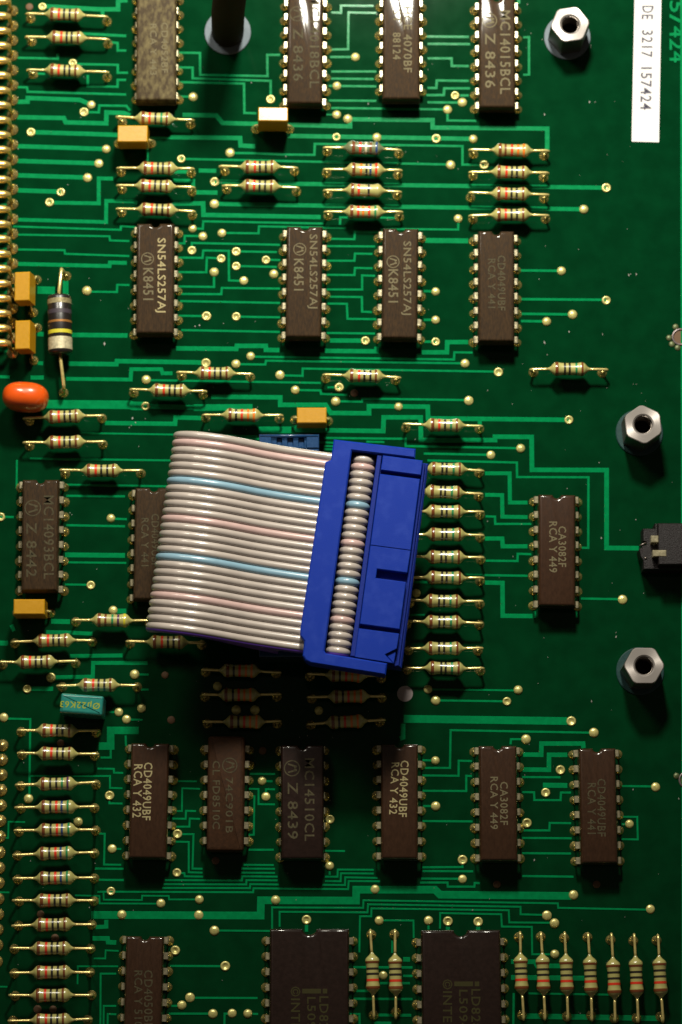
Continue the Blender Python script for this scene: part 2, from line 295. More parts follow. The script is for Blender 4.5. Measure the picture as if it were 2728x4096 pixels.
T('c5',18,265,740,508,742,510,880);T('c5',20,628,780,628,812);T('c5',36,783,780,783,815);T('c5',36,1025,780,1025,820);T('b5',30,1052,770,1052,830)
T('c5',22,20,1115,500,1117);T('c5',22,340,900,340,1000);T('c5',40,425,1052,480,1052);T('c5',22,425,1185,500,1185);T('c5',22,240,1243,480,1243)
T('c5',22,50,1305,150,1305);T('c5',22,30,1368,500,1370);T('c5',26,190,1497,490,1500);T('c5',20,0,1490,75,1490,78,1600);T('c5',24,190,1560,330,1562)
T('d5',40,200,1070,390,1072,410,1105,600,1105);T('d5',42,200,1197,785,1203);T('d5',18,340,1325,990,1335);T('d5',46,290,1505,1400,1525);T('d5',20,222,1320,218,1600)
T('c4',20,580,483,650,485);T('c4',20,600,545,800,545,805,243,1918,263);T('c4',20,580,605,868,608,870,487,975,490)
T('c4',20,580,728,930,730,930,608,975,610);T('c4',20,585,850,650,850);T('c4',20,580,970,980,973);T('c4',20,1285,355,1288,315,1380,315)
T('c4',40,1385,438,1530,440,1532,350,1865,350,1868,385);T('d4',40,295,558,503,560,505,440,650,440);T('d4',20,290,618,595,620)
T('d4',20,290,738,385,740,387,802,597,803,600,742,680,742);T('d4',44,455,683,650,685);T('d4',20,300,1045,507,1045,510,985,680,987)
T('d4',20,290,1105,685,1108);T('d4',20,290,1227,680,1230);T('d4',20,290,1410,700,1415);T('d4',20,1090,690,1325,693)
T('d4',18,1080,935,1210,937,1215,1117,1085,1115);T('d4',20,1085,995,1120,995);T('c4',20,580,1340,900,1338,900,1290);T('c4',20,580,1370,985,1372)
T('c4',20,570,1430,870,1432);T('c4',20,560,1462,780,1462,782,1495,995,1495,998,1465,1040,1467)
T('d0',70,1585,-100,1600,8400)

def strip(pts, wd, zt):
    P = []
    for p in pts:
        q = W(p[0], p[1], 0).xy
        if not P or (q - P[-1]).length > 1e-3: P.append(q)
    n = len(P); vs = []; fs = []; b = min(0.012, wd * 0.15)
    for i in range(n):
        d1 = (P[i] - P[i - 1]).normalized() if i else (P[1] - P[0]).normalized()
        d2 = (P[i + 1] - P[i]).normalized() if i < n - 1 else d1
        n1 = Vector((-d1.y, d1.x)); n2 = Vector((-d2.y, d2.x)); k = n1 + n2
        k = k / max(0.3, k.dot(k) / 2) if k.length > 1e-4 else n1
        e = Vector((0, 0))
        if i == 0: e = -d2 * 0.0
        for off, z in ((wd / 2, 0.0), (wd / 2 - b, zt), (-wd / 2 + b, zt), (-wd / 2, 0.0)):
            q = P[i] + k * off; vs.append((q.x, q.y, z))
    for i in range(n - 1):
        for j in range(3): fs.append((i * 4 + j, i * 4 + j + 1, i * 4 + 5 + j, i * 4 + 4 + j)[::-1])
    fs.append((0, 1, 2, 3)); fs.append(((n - 1) * 4 + 3, (n - 1) * 4 + 2, (n - 1) * 4 + 1, (n - 1) * 4))
    return vs, fs
for i, (wd, pts) in enumerate(TR):
    vs, fs = strip(pts, wd / 200.0 * 0.93, 0.010 + 0.00012 * (i % 60) + (0.004 if wd < 30 else 0))
    obj('track', mesh('track', vs, fs, M['trace']), board)
# solder dots
dome = MB().rev([(0.0, .188), (.030, .172), (.062, .13), (.080, .075), (.086, .012)], 18).mesh('solder_dot', M['solder'], True)
holl = MB().rev([(0.0, .190), (.040, .172), (.058, .145), (.050, .115), (.018, .085), (-.0, .04), (-.004, .01)], 18).mesh('solder_dot', M['solder'], True)
smal = MB().rev([(0.0, .16), (.02, .14), (.03, .05), (.03, .01)], 14).mesh('solder_dot', M['hole'], True)
VI = [('a0','h',(340,55,583,505,672,897,248,1058,487,1538,1450,1272)),('a0','d',(730,838,850,1193,790,1308,700,1422,1545,775)),('a0','s',(235,55)),
('a1','h',(397,220,1535,605)),('a1','d',(695,927,1540,428)),
('b0','h',(765,795,1292,1097,317,1455)),('b0','d',(440,1222,1443,457,1295,688,1293,918,1382,952)),
('b1','h',(490,613,370,670,490,730,728,680,252,1130,490,1133,248,1505,1523,1327)),('b1','d',(223,490,375,465,313,778,550,845,790,793,315,232,605,1450,487,1512)),
('c0','d',(215,1100,985,1112,805,1320,898,820,780,877)),('c0','h',(690,1110,1073,1320,840,765)),('d0','h',(962,1503)),
('c1','d',(865,350,685,933,685,1160,920,1508)),('c1','h',(685,1335)),('d1','d',(782,275,603,768,692,1117,485,1173)),('d1','h',(962,1003)),
('a2','d',(1170,238,887,1347)),('a2','h',(1165,450,5,1337)),('b2','d',(840,200,962,320,1285,412)),('b2','s',(1435,345)),('b2','h',(1313,300)),
('c2','h',(1187,178)),('c2','d',(388,455,950,405,1365,788,1127,840)),('d2','h',(663,560)),
('a3','h',(727,482,408,1220,218,1312)),('a3','d',(905,683,1077,1195,950,1497,1132,1467,1012,1555,30,1540)),('a3','s',(1320,1200)),
('b3','d',(340,1290)),('c3','d',(530,545,623,1315,685,1405,1345,1320)),('c3','h',(1255,1412)),('d3','d',(1092,597)),
('b4','d',(490,80,640,80,1150,85)),('a4','d',(228,790,625,975,897,1190)),('a4','h',(877,765,1420,1072,1415,1382,888,1530)),('a4','s',(1370,160,485,345)),
('b4','d',(697,648,727,773,1237,1327)),('b4','s',(700,405,325,1285)),('b4','h',(1240,955)),
('c4','d',(683,485,685,850,1408,315,900,1433,200,1515)),('c4','h',(1415,985,900,1280)),('c4','s',(1175,1475)),
('d4','h',(682,170,595,560,477,742)),('d4','d',(862,262,1357,697,1147,993,700,1560)),('d4','s',(885,1475)),
('a5','d',(975,693,1287,603,1520,1357,1455,1418)),('a5','h',(1402,980)),('a5','s',(325,690,440,880,300,1450,425,1450)),
('b5','d',(195,572,190,697,805,577,315,822,303,1487,457,1483,582,1485)),('b5','h',(402,1105,1052,735)),
('c5','d',(233,740,628,740,265,1180)),('c5','h',(783,747,1025,750)),('d5','d',(1315,650,487,700,548,762,550,1010))]

seen = []
for t, kind, pts in VI:
    for k in range(0, len(pts), 2):
        p = S(t, pts[k], pts[k + 1])
        if any(abs(p[0] - q[0]) < 14 and abs(p[1] - q[1]) < 14 for q in seen): continue
        seen.append(p); q = W(*p, 0)
        o = obj('solder_dot', {'d': dome, 'h': holl, 's': smal}[kind], board, (q.x, q.y, 0.001), (random.uniform(-.05, .05), random.uniform(-.05, .05), random.uniform(0, 6)))
        f = random.uniform(.93, 1.06); o.scale = (f, f, random.uniform(.8, 1.25))
# far-left solder pads of the lower edge row
edge = MB().rev([(0.0, .25), (.05, .22), (.10, .13), (.16, .07), (.17, .01)], 18).mesh('solder_dot', M['joint'], True)
edgej = edge.copy(); edgej.materials.clear(); edgej.materials.append(M['joint'])
for i, y in enumerate((2982, 3040, 3100, 3161, 3222, 3284, 3347, 3410, 3472, 3532, 3596, 3658, 3719, 3781, 3847)):
    q = W(10 - i * 1.6, y, 0); obj('solder_dot', edge, board, (q.x, q.y, .001))
# round grey mark, white dust, board number, eyelets
q = W(1620, 2775); obj('round_mark', MB().rev([(0, .315), (.012, .31), (.013, .01)], 32).mesh('round_mark', M['mark']), board, (q.x, q.y, 0.0))
for (cx, cy) in ((2722, 1348), (2750, 3120)):
    q = W(cx, cy)
    er = MB().rev([(0, .36), (.04, .35), (.05, .31), (.03, .275), (.006, .27)], 28, cap=False).mesh('eyelet', M['eye'], True)
    e = obj('eyelet', er, board, (q.x, q.y, 0))
    obj('bore', MB().rev([(.004, .28), (.005, .01)], 24).mesh('bore', M['hole']), e)
    for a in ((115, 185, 220, 255) if cy < 2000 else (160,)):
        rr = .46
        obj('solder_blob', MB().rev([(0, .13), (.03, .11), (.045, .03)], 12).mesh('solder_blob', M['ring'], True), e, (rr * math.cos(R(a)), rr * math.sin(R(a)), .001))
for s_, y0, y1 in (('5', 4, 50), ('/', 56, 100), ('4', 105, 150), ('2', 155, 200), ('4', 205, 250)):
    text_obj(board, s_, W(2678, y0), W(2678, y1), W(2736, y0), 0.02, M['trace'], 'board_number')

# ------------------------------------------------------------------ chips
def ic_outline(hw, hl, notch, rc=0.03):
    p = [(-hw, -hl), (hw, -hl), (hw, hl)]
    for k in range(9):
        a = math.pi * k / 8; p.append((notch * math.cos(a), hl - notch * 0.9 * math.sin(a)))
    p += [(-hw, hl)]
    return p
def rounded(hw, hl, r):
    p = []
    for cx, cy, a0 in ((hw - r, hl - r, 0), (-hw + r, hl - r, 90), (-hw + r, -hl + r, 180), (hw - r, -hl + r, 270)):
        for k in range(6): a = R(a0 + 18 * k); p.append((cx + r * math.cos(a), cy + r * math.sin(a)))
    return p
HT = 1.06
def lead_mesh(sd):
    m = MB(); hw = .13
    prof = [(-.06, .60), (.10, .60), (.135, .575), (.15, .53), (.155, .28)]
    vs = []
    for x, z in prof:
        vs += [(x * sd, -hw, z), (x * sd, hw, z), ((x - .045) * sd, hw, z - .045), ((x - .045) * sd, -hw, z - .045)]
    fs = []
    for i in range(len(prof) - 1):
        for j in range(4):
            a, b = i * 4 + j, i * 4 + (j + 1) % 4; f = (a, b, b + 4, a + 4); fs.append(f if sd > 0 else f[::-1])
    fs.append((0, 1, 2, 3)); n = len(vs); fs.append((n - 1, n - 2, n - 3, n - 4))
    m.add(vs, fs)
    xa, xb = sorted((.105 * sd, .15 * sd)); m.prism([(xa, -.055), (xb, -.055), (xb, .055), (xa, .055)], [(0, -.02), (0, .285)])
    return m.mesh('lead', M['pin'])
LEADS = {1: lead_mesh(1), -1: lead_mesh(-1)}
JOINT = autosmooth(MB().rev([(0, .18), (.03, .165), (.07, .11), (.15, .07), (.19, .045), (.2, .01)], 14).mesh('solder_joint', M['joint']), 60)
def chip(xt0, xt1, yt, xb0, xb1, yb, n, lab, mt='chip', rows=0.9, label=None, rnd=False, notch=.16, depth=1.06):
    """top-face edges in source pixels: (xt0..xt1) at yt and (xb0..xb1) at yb"""
    a = W((xt0 + xt1) / 2, yt, HT); b = W((xb0 + xb1) / 2, yb, HT)
    c = (a + b) / 2; L = (a - b).length; wd = ((W(xt1, yt, HT) - W(xt0, yt, HT)).length + (W(xb1, yb, HT) - W(xb0, yb, HT)).length) / 2
    rz = math.atan2((a - b).y, (a - b).x) - math.pi / 2
    root = thing('chip', lab, 'chip', (c.x, c.y, 0), rz, 'brown integrated circuits on the board')
    bpy.context.view_layer.update()
    if rnd: pts = rounded(wd / 2, L / 2, .14)
    else: pts = ic_outline(wd / 2, L / 2, notch)
    body = MB().prism(pts, [(.05, .14), (.0, .50), (.02, .53), (.02, .60), (0.0, .63), (.01, .94), (.03, .995), (.065, 1.035), (.105, 1.053), (.15, 1.06)])
    obj('body', autosmooth(body.mesh('body', M[mt]), 30), root)
    for sd in (-1, 1):
        for k in range(n):
            yy = ((n - 1) / 2 - k) * 0.6
            bx = sd * (rows - .15)
            ld_ = obj('lead', LEADS[sd], root, (bx, yy, 0), (0, 0, random.uniform(-.02, .02)))
            jt = obj('solder_joint', JOINT, ld_, (sd * .14, 0, 0.0)); f = random.uniform(.9, 1.1); jt.scale = (f, f, 1)
    return root
def mlogo(root, cx, cy, r, m):
    c = W(cx, cy, HT); rr = r / 100.0; inv = root.matrix_basis.inverted()
    mb = MB(); N = 28; vs = []; fs = []
    for k in range(N):
        a = 2 * math.pi * k / N
        for q in (rr, rr * .86): vs.append(inv @ Vector((c.x + q * math.cos(a), c.y + q * math.sin(a), HT + .004)))
    for k in range(N): j = (k + 1) % N; fs.append((2 * k, 2 * k + 1, 2 * j + 1, 2 * j)[::-1])
    # two-peaked M, reading down the picture (up = +x)
    def P(a, b): return inv @ Vector((c.x + b * rr, c.y - a * rr, HT + .0045))
    for sg in (-1, 1):
        n0 = len(vs)
        vs += [P(sg * .62, -.50), P(sg * .30, .62), P(sg * .12, .62), P(0, -.05), P(0, .32), P(sg * .20, .2), P(sg * .42, -.5)]
        f1 = (n0, n0 + 1, n0 + 5, n0 + 6); f2 = (n0 + 1, n0 + 2, n0 + 4, n0 + 5) ; f3 = (n0 + 5, n0 + 4, n0 + 3)
        for f in (f1, f2): fs.append(f)
    mb.v = vs; mb.f = fs
    return obj('logo', mb.mesh('logo', m), root)
A1 = chip(545, 707, -60, 543, 703, 402, 8, 'scuffed tan-brown chip with worn-off lettering, top left beside the gold pins', 'chips')
down_text(A1, 'CD4052BF', 645, 672, 90, 292, HT, M['ink']); down_text(A1, 'RCA Y 443', 600, 627, 95, 300, HT, M['ink'])
A2 = chip(1150, 1295, -25, 1147, 1289, 415, 8, 'dusty brown chip lettered MC14018BCL at the top edge', 'chip')
down_text(A2, 'MC14018BCL', 1238, 1278, -22, 352, HT, M['inkf']); mlogo(A2, 1189, 55, 32, M['inkf']); down_text(A2, 'Z 8436', 1172, 1213, 112, 324, HT, M['inkf'])
A3 = chip(1530, 1682, -60, 1530, 1680, 397, 7, 'brown chip lettered HCE 4070BF at the top edge', 'chip')
down_text(A3, 'HCE 4070BF', 1614, 1648, 27, 290, HT, M['ink']); down_text(A3, 'ST', 1573, 1606, 37, 92, HT, M['ink'], 'logo'); down_text(A3, '88124', 1571, 1603, 130, 238, HT, M['ink'])
A4 = chip(1914, 2062, -12, 1917, 2062, 431, 8, 'brown chip lettered MC14015BCL at the top, left of a steel standoff', 'chip')
down_text(A4, 'MC14015BCL', 2000, 2042, 42, 376, HT, M['ink']); mlogo(A4, 1958, 82, 31, M['ink']); down_text(A4, 'Z 8436', 1940, 1982, 132, 352, HT, M['ink'])
for (g, x, lb) in (((547, 697, 892, 542, 695, 1335), 0, 'leftmost of three brown chips lettered SN54LS257AJ'),
                   ((1146, 1292, 904, 1142, 1285, 1350), 1, 'middle one of three brown chips lettered SN54LS257AJ'),
                   ((1531, 1675, 912, 1525, 1670, 1354), 2, 'rightmost of three brown chips lettered SN54LS257AJ')):
    c = chip(*g, 8, lb, 'chip')
    tx = ((620, 663, 952, 1250), (1229, 1270, 937, 1234), (1604, 1645, 965, 1260))[x]; down_text(c, 'SN54LS257AJ', *tx, HT, M['inkb' if x == 0 else 'ink'])
    lg = ((590, 1035), (1199, 997), (1572, 1047))[x]; mlogo(c, *lg, 26, M['ink'])
    tk = ((572, 614, 1072, 1200), (1175, 1215, 1035, 1162), (1553, 1593, 1077, 1210))[x]; down_text(c, 'K8451', *tk, HT, M['ink'])
c = chip(1913, 2058, 922, 1912, 2059, 1367, 8, 'brown chip with faint CD4049UBF lettering, right end of the second chip row', 'chip')
down_text(c, 'CD4049UBF', 1990, 2022, 1022, 1242, HT, M['inkf']); down_text(c, 'RCA Y 441', 1952, 1982, 1035, 1232, HT, M['inkf'])
c = chip(89, 235, 1917, 82, 232, 2365, 8, 'brown chip lettered MC14093BCL, far left beside the ribbon cable', 'chip')
down_text(c, 'MC14093BCL', 174, 216, 1982, 2316, HT, M['inkf']); mlogo(c, 131, 2032, 33, M['inkf']); down_text(c, 'Z 8442', 105, 147, 2090, 2308, HT, M['inkf'])
c = chip(540, 690, 1950, 531, 681, 2400, 8, 'brown chip half hidden under the left fold of the ribbon cable', 'chip')
down_text(c, 'CD4049UBF', 605, 637, 2055, 2268, HT, M['inkf']); down_text(c, 'RCA Y 441', 565, 595, 2072, 2265, HT, M['inkf'])
c = chip(2154, 2303, 1977, 2151, 2304, 2425, 8, 'reddish brown chip lettered CA3082F, right of the blue plug', 'chipb')
down_text(c, 'CA3082F', 2233, 2265, 2105, 2268, HT, M['ink']); down_text(c, 'RCA Y 449', 2196, 2229, 2086, 2290, HT, M['ink'])
c = chip(524, 677, 2972, 511, 667, 3435, 8, 'brown chip with bright CD4049UBF lettering, next to the lower left resistor column', 'chipb')
text_obj(c, 'CD4049UBF', W(576, 3050, HT), W(567, 3281, HT), W(611, 3050, HT), HT + .004, M['inkb']); text_obj(c, 'RCA Y 432', W(536, 3057, HT), W(529, 3270, HT), W(571, 3057, HT), HT + .004, M['inkb'])
c = chip(831, 981, 2944, 825, 974, 3406, 7, 'round-cornered brown plastic chip with faint MC74C901B lettering', 'plas', rnd=True)
mlogo(c, 919, 3061, 30, M['inkf']); down_text(c, '74C901B', 902, 932, 3110, 3332, HT, M['inkf']); down_text(c, 'CL FD8510C', 850, 880, 3043, 3316, HT, M['inkf'])
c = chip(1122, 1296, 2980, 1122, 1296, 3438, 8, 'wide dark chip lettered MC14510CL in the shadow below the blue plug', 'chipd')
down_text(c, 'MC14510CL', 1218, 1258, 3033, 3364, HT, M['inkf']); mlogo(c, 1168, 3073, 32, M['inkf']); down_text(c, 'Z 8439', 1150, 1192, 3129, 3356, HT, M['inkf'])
c = chip(1525, 1672, 2975, 1522, 1674, 3437, 8, 'brown chip with bright CD4049UBF lettering, half in the plug shadow', 'chipb')
text_obj(c, 'CD4049UBF', W(1602, 3042, HT), W(1593, 3268, HT), W(1636, 3042, HT), HT + .004, M['inkb']); text_obj(c, 'RCA Y 432', W(1566, 3050, HT), W(1556, 3257, HT), W(1598, 3050, HT), HT + .004, M['inkb'])
c = chip(1915, 2067, 2982, 1918, 2073, 3445, 8, 'reddish brown chip lettered CA3082F in the lower chip row', 'chipb')
down_text(c, 'CA3082F', 2000, 2032, 3127, 3300, HT, M['ink']); down_text(c, 'RCA Y 449', 1961, 1992, 3107, 3317, HT, M['ink'])
c = chip(2312, 2464, 2992, 2324, 2473, 3455, 8, 'reddish brown chip with faint CD4049UBF lettering, right end of lower chip row', 'chipb')
down_text(c, 'CD4049UBF', 2389, 2423, 3115, 3346, HT, M['inkf']); down_text(c, 'RCA Y 441', 2350, 2384, 3132, 3336, HT, M['inkf'])
c = chip(503, 656, 3744, 490, 644, 4210, 8, 'brown chip lettered CD4050BF cut off by the bottom edge', 'chipb')
down_text(c, 'CD4050BF', 576, 611, 3880, 4112, HT, M['inkf']); down_text(c, 'RCA Y 510', 537, 570, 3882, 4108, HT, M['inkf'])
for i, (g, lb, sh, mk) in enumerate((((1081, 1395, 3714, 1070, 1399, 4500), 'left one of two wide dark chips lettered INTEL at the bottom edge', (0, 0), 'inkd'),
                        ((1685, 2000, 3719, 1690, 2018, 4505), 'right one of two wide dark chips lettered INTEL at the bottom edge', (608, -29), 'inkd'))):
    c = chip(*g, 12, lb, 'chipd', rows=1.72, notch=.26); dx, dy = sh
    def bar(x0, x1, y0, y1):
        inv = c.matrix_basis.inverted(); q = [inv @ Vector((*W(x + dx, y + dy, HT).xy, HT + .004)) for x, y in ((x0, y1), (x1, y1), (x1, y0), (x0, y0))]
        obj('logo', mesh('logo', q, [(0, 1, 2, 3)], M[mk]), c)
    bar(1209, 1284, 3955, 3974); bar(1291, 1309, 3955, 3974)
    down_text(c, 'LD8282', 1277 + dx, 1314 + dx, 3985 + dy, 4180 + dy, HT, M[mk]); down_text(c, 'L5094', 1228 + dx, 1263 + dx, 3988 + dy, 4150 + dy, HT, M[mk])
    down_text(c, 'INTEL', 1164 + dx, 1200 + dx, 3994 + dy, 4150 + dy, HT, M[mk]); down_text(c, '\u00a9', 1162 + dx, 1202 + dx, 3946 + dy, 3987 + dy, HT, M[mk])

# ------------------------------------------------------------------ small resistors
ZR = 0.70
PROF = [(-.83, .058), (-.79, .072), (-.73, .115), (-.67, .185), (-.61, .245), (-.55, .275), (-.48, .280), (-.40, .262), (-.32, .248), (-.2, .243)]
PROF = PROF + [(-a, b) for a, b in PROF[::-1]]
def rad(x):
    for (a, ra), (b, rb) in zip(PROF, PROF[1:]):
        if a <= x <= b: return ra + (rb - ra) * (x - a) / (b - a)
    return .06
RB = {c: autosmooth(MB().rev(PROF, 20, 'X').mesh('body', M[c]), 50) for c in ('resb', 'resg')}
_bd = {}
def bandmesh(x, wd, c):
    x = round(x, 2); k = (x, wd, c)
    if k not in _bd:
        xs = [x - wd / 2 + wd * i / 3 for i in range(4)]
        pr = [(xs[0], rad(xs[0]) - .01)] + [(q, rad(q) + .006) for q in xs] + [(xs[-1], rad(xs[-1]) - .01)]
        _bd[k] = autosmooth(MB().rev(pr, 20, 'X', cap=False).mesh('band', M[c]), 50)
    return _bd[k]
BP = {'nrkkn': (-.51, -.22, .0, .22, .46), 'nkkgn': (-.50, -.16, .02, .28, .54), 'nkrbg': (-.53, -.25, .0, .20, .44), 'nrkgn': (-.50, -.22, .0, .24, .46),
      'nkroo': (-.50, -.25, -.02, .22, .46), 'nrorg': (-.50, -.24, -.02, .22, .46), 'nnroo': (-.50, -.28, -.04, .22, .46), 'nokbr': (-.46, -.18, .04, .22, .44),
      'nrwnb': (-.40, -.14, .10, .30, .52), 'nngvy': (-.48, -.24, .02, .26, .50), 'nkkgv': (-.53, -.24, .0, .22, .46), 'nrk': (-.51, -.26, .14)}
CN = {'n': 'brown', 'r': 'red', 'o': 'orange', 'k': 'black', 'g': 'green', 'b': 'blue', 'v': 'violet', 'y': 'yellow', 'w': 'pale'}
RJ = autosmooth(MB().rev([(0, .20), (.03, .185), (.08, .13), (.15, .085), (.22, .06), (.23, .01)], 14).mesh('solder_joint', M['joint']), 60)
def resistor(t, x0, y0, x1, y1, bc, bands, label, body='resb', vert=False):
    a = SW(t, x0, y0, ZR); b = SW(t, x1, y1, ZR); d = (b - a); L = d.length; rz = math.atan2(d.y, d.x)
    f = (bc - (y0 if vert else x0)) / ((y1 - y0) if vert else (x1 - x0))
    c = a + d * f
    root = thing('resistor', label, 'resistor', (c.x, c.y, 0), rz, 'small banded resistors')
    bo = obj('body', RB[body], root, (0, 0, ZR), (random.uniform(-.3, .3), 0, 0))
    sc_ = (DIST / 130.0)
    # bands listed left to right
    jb = random.uniform(-.02, .02)
    for ch, x in zip(bands, BP[bands if not vert else 'nrkkn']):
        x += jb + random.choice((-.01, 0, .01))
        wide = .125 if ch in 'nro' and abs(x) > .4 and x < 0 else .085
        if ch == 'r': wide = .095
        if vert: wide = .11 if (ch == 'n' and x < 0) else wide
        obj('band', bandmesh(x, wide, ch), bo)
    for sd in (-1, 1):
        E = (L * f if sd < 0 else L * (1 - f)); E = max(E, 1.15)
        inw = random.uniform(.06, .20) + (.06 if vert else 0)
        br = random.uniform(.10, .16); wob = random.uniform(-.035, .035)
        path = [Vector((sd * .78, 0, ZR)), Vector((sd * .95, wob * .5, ZR + random.uniform(-.01, .02)))]
        path.append(Vector((sd * (E - .055 - br), wob, ZR)))
        for k in range(1, 5):
            an = math.pi / 2 * k / 4; path.append(Vector((sd * (E - .055 - br + br * math.sin(an)), wob, ZR - br + br * math.cos(an))))
        path.append(Vector((sd * (E - .06 - inw * .55), wob, .3))); path.append(Vector((sd * (E - .06 - inw), 0, -.02)))
        ld_ = obj('lead', MB().tube(path, .054, 8).mesh('lead', M['lead'], True), root)
        obj('solder_joint', RJ, ld_, (sd * (E - .06 - inw), 0, 0.0))
    return root
RS = [
('a0',200,105,870,130,520,'nrkkn','uppermost of three beige resistors between gold pins and scuffed top left chip'),
('a0',195,290,880,312,535,'nrkkn','middle one of three beige resistors between gold pins and scuffed top left chip'),
('a0',205,553,875,580,520,'nrkkn','lowest of three beige resistors between gold pins and scuffed top left chip'),
('a0',920,938,1560,960,1240,'nrkgn','beige resistor with a green ring, touching the ochre capacitor below the scuffed chip'),
('a0',925,1342,1560,1350,1262,'nrkkn','beige resistor with left end in shadow, directly below the top left ochre capacitor'),
('a0',925,1478,1565,1500,1245,'nrkkn','middle of three stacked beige resistors above the leftmost SN54LS257AJ chip'),
('b0',345,1335,990,1335,680,'nrkkn','upper of two beige resistors right below the glaring ochre capacitor'),
('b0',370,1480,1000,1500,680,'nrkkn','lower of two beige resistors below the glaring ochre capacitor'),
('b0',1180,1175,1820,1195,1510,'nrwnb','single grey-green resistor topping the middle resistor stack','resg'),
('b0',1180,1350,1825,1365,1522,'nokbr','beige resistor with orange and blue rings, second in the middle resistor stack'),
('b0',1180,1515,1820,1530,1520,'nrk','three-ringed beige resistor, third in the stack under the grey-green one'),
('a1',920,265,1568,290,1258,'nrkkn','lowest beige resistor right above the leftmost SN54LS257AJ chip'),
('b1',1185,292,1830,300,1515,'nrorg','beige resistor with red, orange and green rings above the middle SN54LS257AJ chip'),
('c0',945,1195,1603,1210,1300,'nnroo','resistor with two orange rings topping the right-hand stack of four'),
('c0',945,1370,1600,1385,1292,'nrkkn','second resistor from the top in the right-hand stack of four'),
('c1',945,145,1600,155,1288,'nrkkn','third resistor from the top in the right-hand stack of four'),
('c1',945,320,1600,318,1288,'nrkkn','lowest resistor in the right-hand stack, just above the faint CD4049UBF chip'),
('a2',1030,316,1660,332,1355,'nrkkn','lower left of two staggered beige resistors below the leftmost SN54LS257AJ chip'),
('b2',5,182,630,190,320,'nrkkn','upper right of two staggered beige resistors below the leftmost SN54LS257AJ chip'),
('b2',1175,200,1815,215,1515,'nrkkn','beige resistor just below the gap between middle and right SN54LS257AJ chips'),
('d2',345,150,985,155,665,'nkkgn','lone beige resistor in the empty green area at upper right'),
('a2',175,545,835,520,515,'nrkkn','beige resistor tucked under the orange dipped capacitor'),
('a2',175,745,850,730,520,'nrkkn','second beige resistor below the orange dipped capacitor'),
('a2',470,965,1145,965,815,'nrkkn','beige resistor above the gap between MC14093BCL chip and ribbon cable fold'),
('b2',215,517,870,527,540,'nkroo','beige resistor with two orange rings, left of ochre capacitor above the cable'),
('c2',420,597,1070,607,755,'nrkgn','beige resistor with red and green rings just above the blue plug, to the right'),
('c2',455,945,1080,960,772,'nkkgn','top resistor of the column of ten beside the blue plug'),
('c2',440,1125,1070,1150,752,'nkkgn','second resistor down the column of ten beside the blue plug'),
('c2',445,1288,1080,1298,762,'nkkgn','third resistor down the column of ten beside the blue plug'),
('c2',445,1474,1080,1478,768,'nkkgn','fourth resistor down the column of ten beside the blue plug'),
('c3',440,255,1080,258,762,'nkkgn','fifth resistor down the column of ten beside the blue plug'),
('c3',440,415,1080,430,762,'nkkgn','sixth resistor down the column of ten beside the blue plug'),
('c3',430,602,1072,615,748,'nkkgn','seventh resistor down the column of ten beside the blue plug'),
('c3',430,773,1070,780,748,'nkkgn','eighth resistor down the column of ten beside the blue plug'),
('c3',430,985,1072,990,748,'nkkgn','ninth resistor down the column of ten beside the blue plug'),
('c3',425,1140,1080,1153,762,'nkkgn','lowest resistor of the column of ten beside the blue plug'),
('a3',570,757,1240,770,895,'nngvy','beige resistor with a yellow end ring, poking under the cable fold'),
('a3',80,930,755,918,432,'nrkkn','beige resistor right below the ochre capacitor at far left, above another'),
('a3',1000,932,1640,942,1340,'nrkkn','beige resistor in shade under the lower left corner of the cable'),
('a3',-20,1102,625,1090,290,'nrkkn','beige resistor cut by the left edge, below the MC14093BCL chip'),
('a3',445,1280,1115,1282,787,'nrkkn','beige resistor lying along the top of the teal film capacitor'),
('b3',205,1160,855,1172,520,'nkroo','top left resistor in the dark shadow below the ribbon cable'),
('b3',205,1360,855,1358,515,'nkroo','middle left resistor in the dark shadow below the ribbon cable'),
('b4',215,175,855,175,555,'nkroo','bottom left resistor in the dark shadow below the ribbon cable'),
('b3',1050,1195,1690,1212,1370,'nkroo','shaded resistor half hidden under the bottom edge of the blue plug'),
('b3',1050,1375,1690,1368,1390,'nkroo','shaded resistor left of the round grey mark below the plug'),
('b4',1050,188,1690,160,1370,'nkroo','lowest shaded resistor below the blue plug, above the wide dark chip'),
('a4',130,242,795,248,457,'nrkkn','resistor half shaded by the teal capacitor, top of the long left column'),
('a4',130,425,795,435,457,'nrkkn','second resistor down the long lower left column'),
('a4',115,678,785,665,452,'nkkgv','third resistor down the long lower left column, with green and violet rings'),
('a4',110,858,785,855,457,'nkrbg','fourth resistor down the long left column, uppermost with blue and green rings'),
('a4',105,1045,782,1035,455,'nkrbg','fifth resistor down the long left column, with blue and green rings'),
('a4',95,1238,778,1218,445,'nkrbg','sixth resistor down the long left column, with blue and green rings'),
('a4',95,1430,772,1420,447,'nkrbg','seventh resistor down the long left column, lowest with blue and green rings'),
('a5',90,582,768,578,437,'nrkkn','eighth resistor down the long lower left column'),
('a5',85,778,762,768,425,'nrkkn','ninth resistor down the long lower left column'),
('a5',75,965,758,962,415,'nrkkn','tenth resistor down the long lower left column, level with the CD4050BF chip top'),
('a5',70,1160,750,1150,417,'nrkkn','third resistor from the bottom of the long left column'),
('a5',60,1343,747,1335,415,'nrkkn','second resistor from the bottom of the long left column'),
('a5',55,1542,742,1535,417,'nrkkn','lowest resistor of the long left column, cut by the bottom edge'),
]

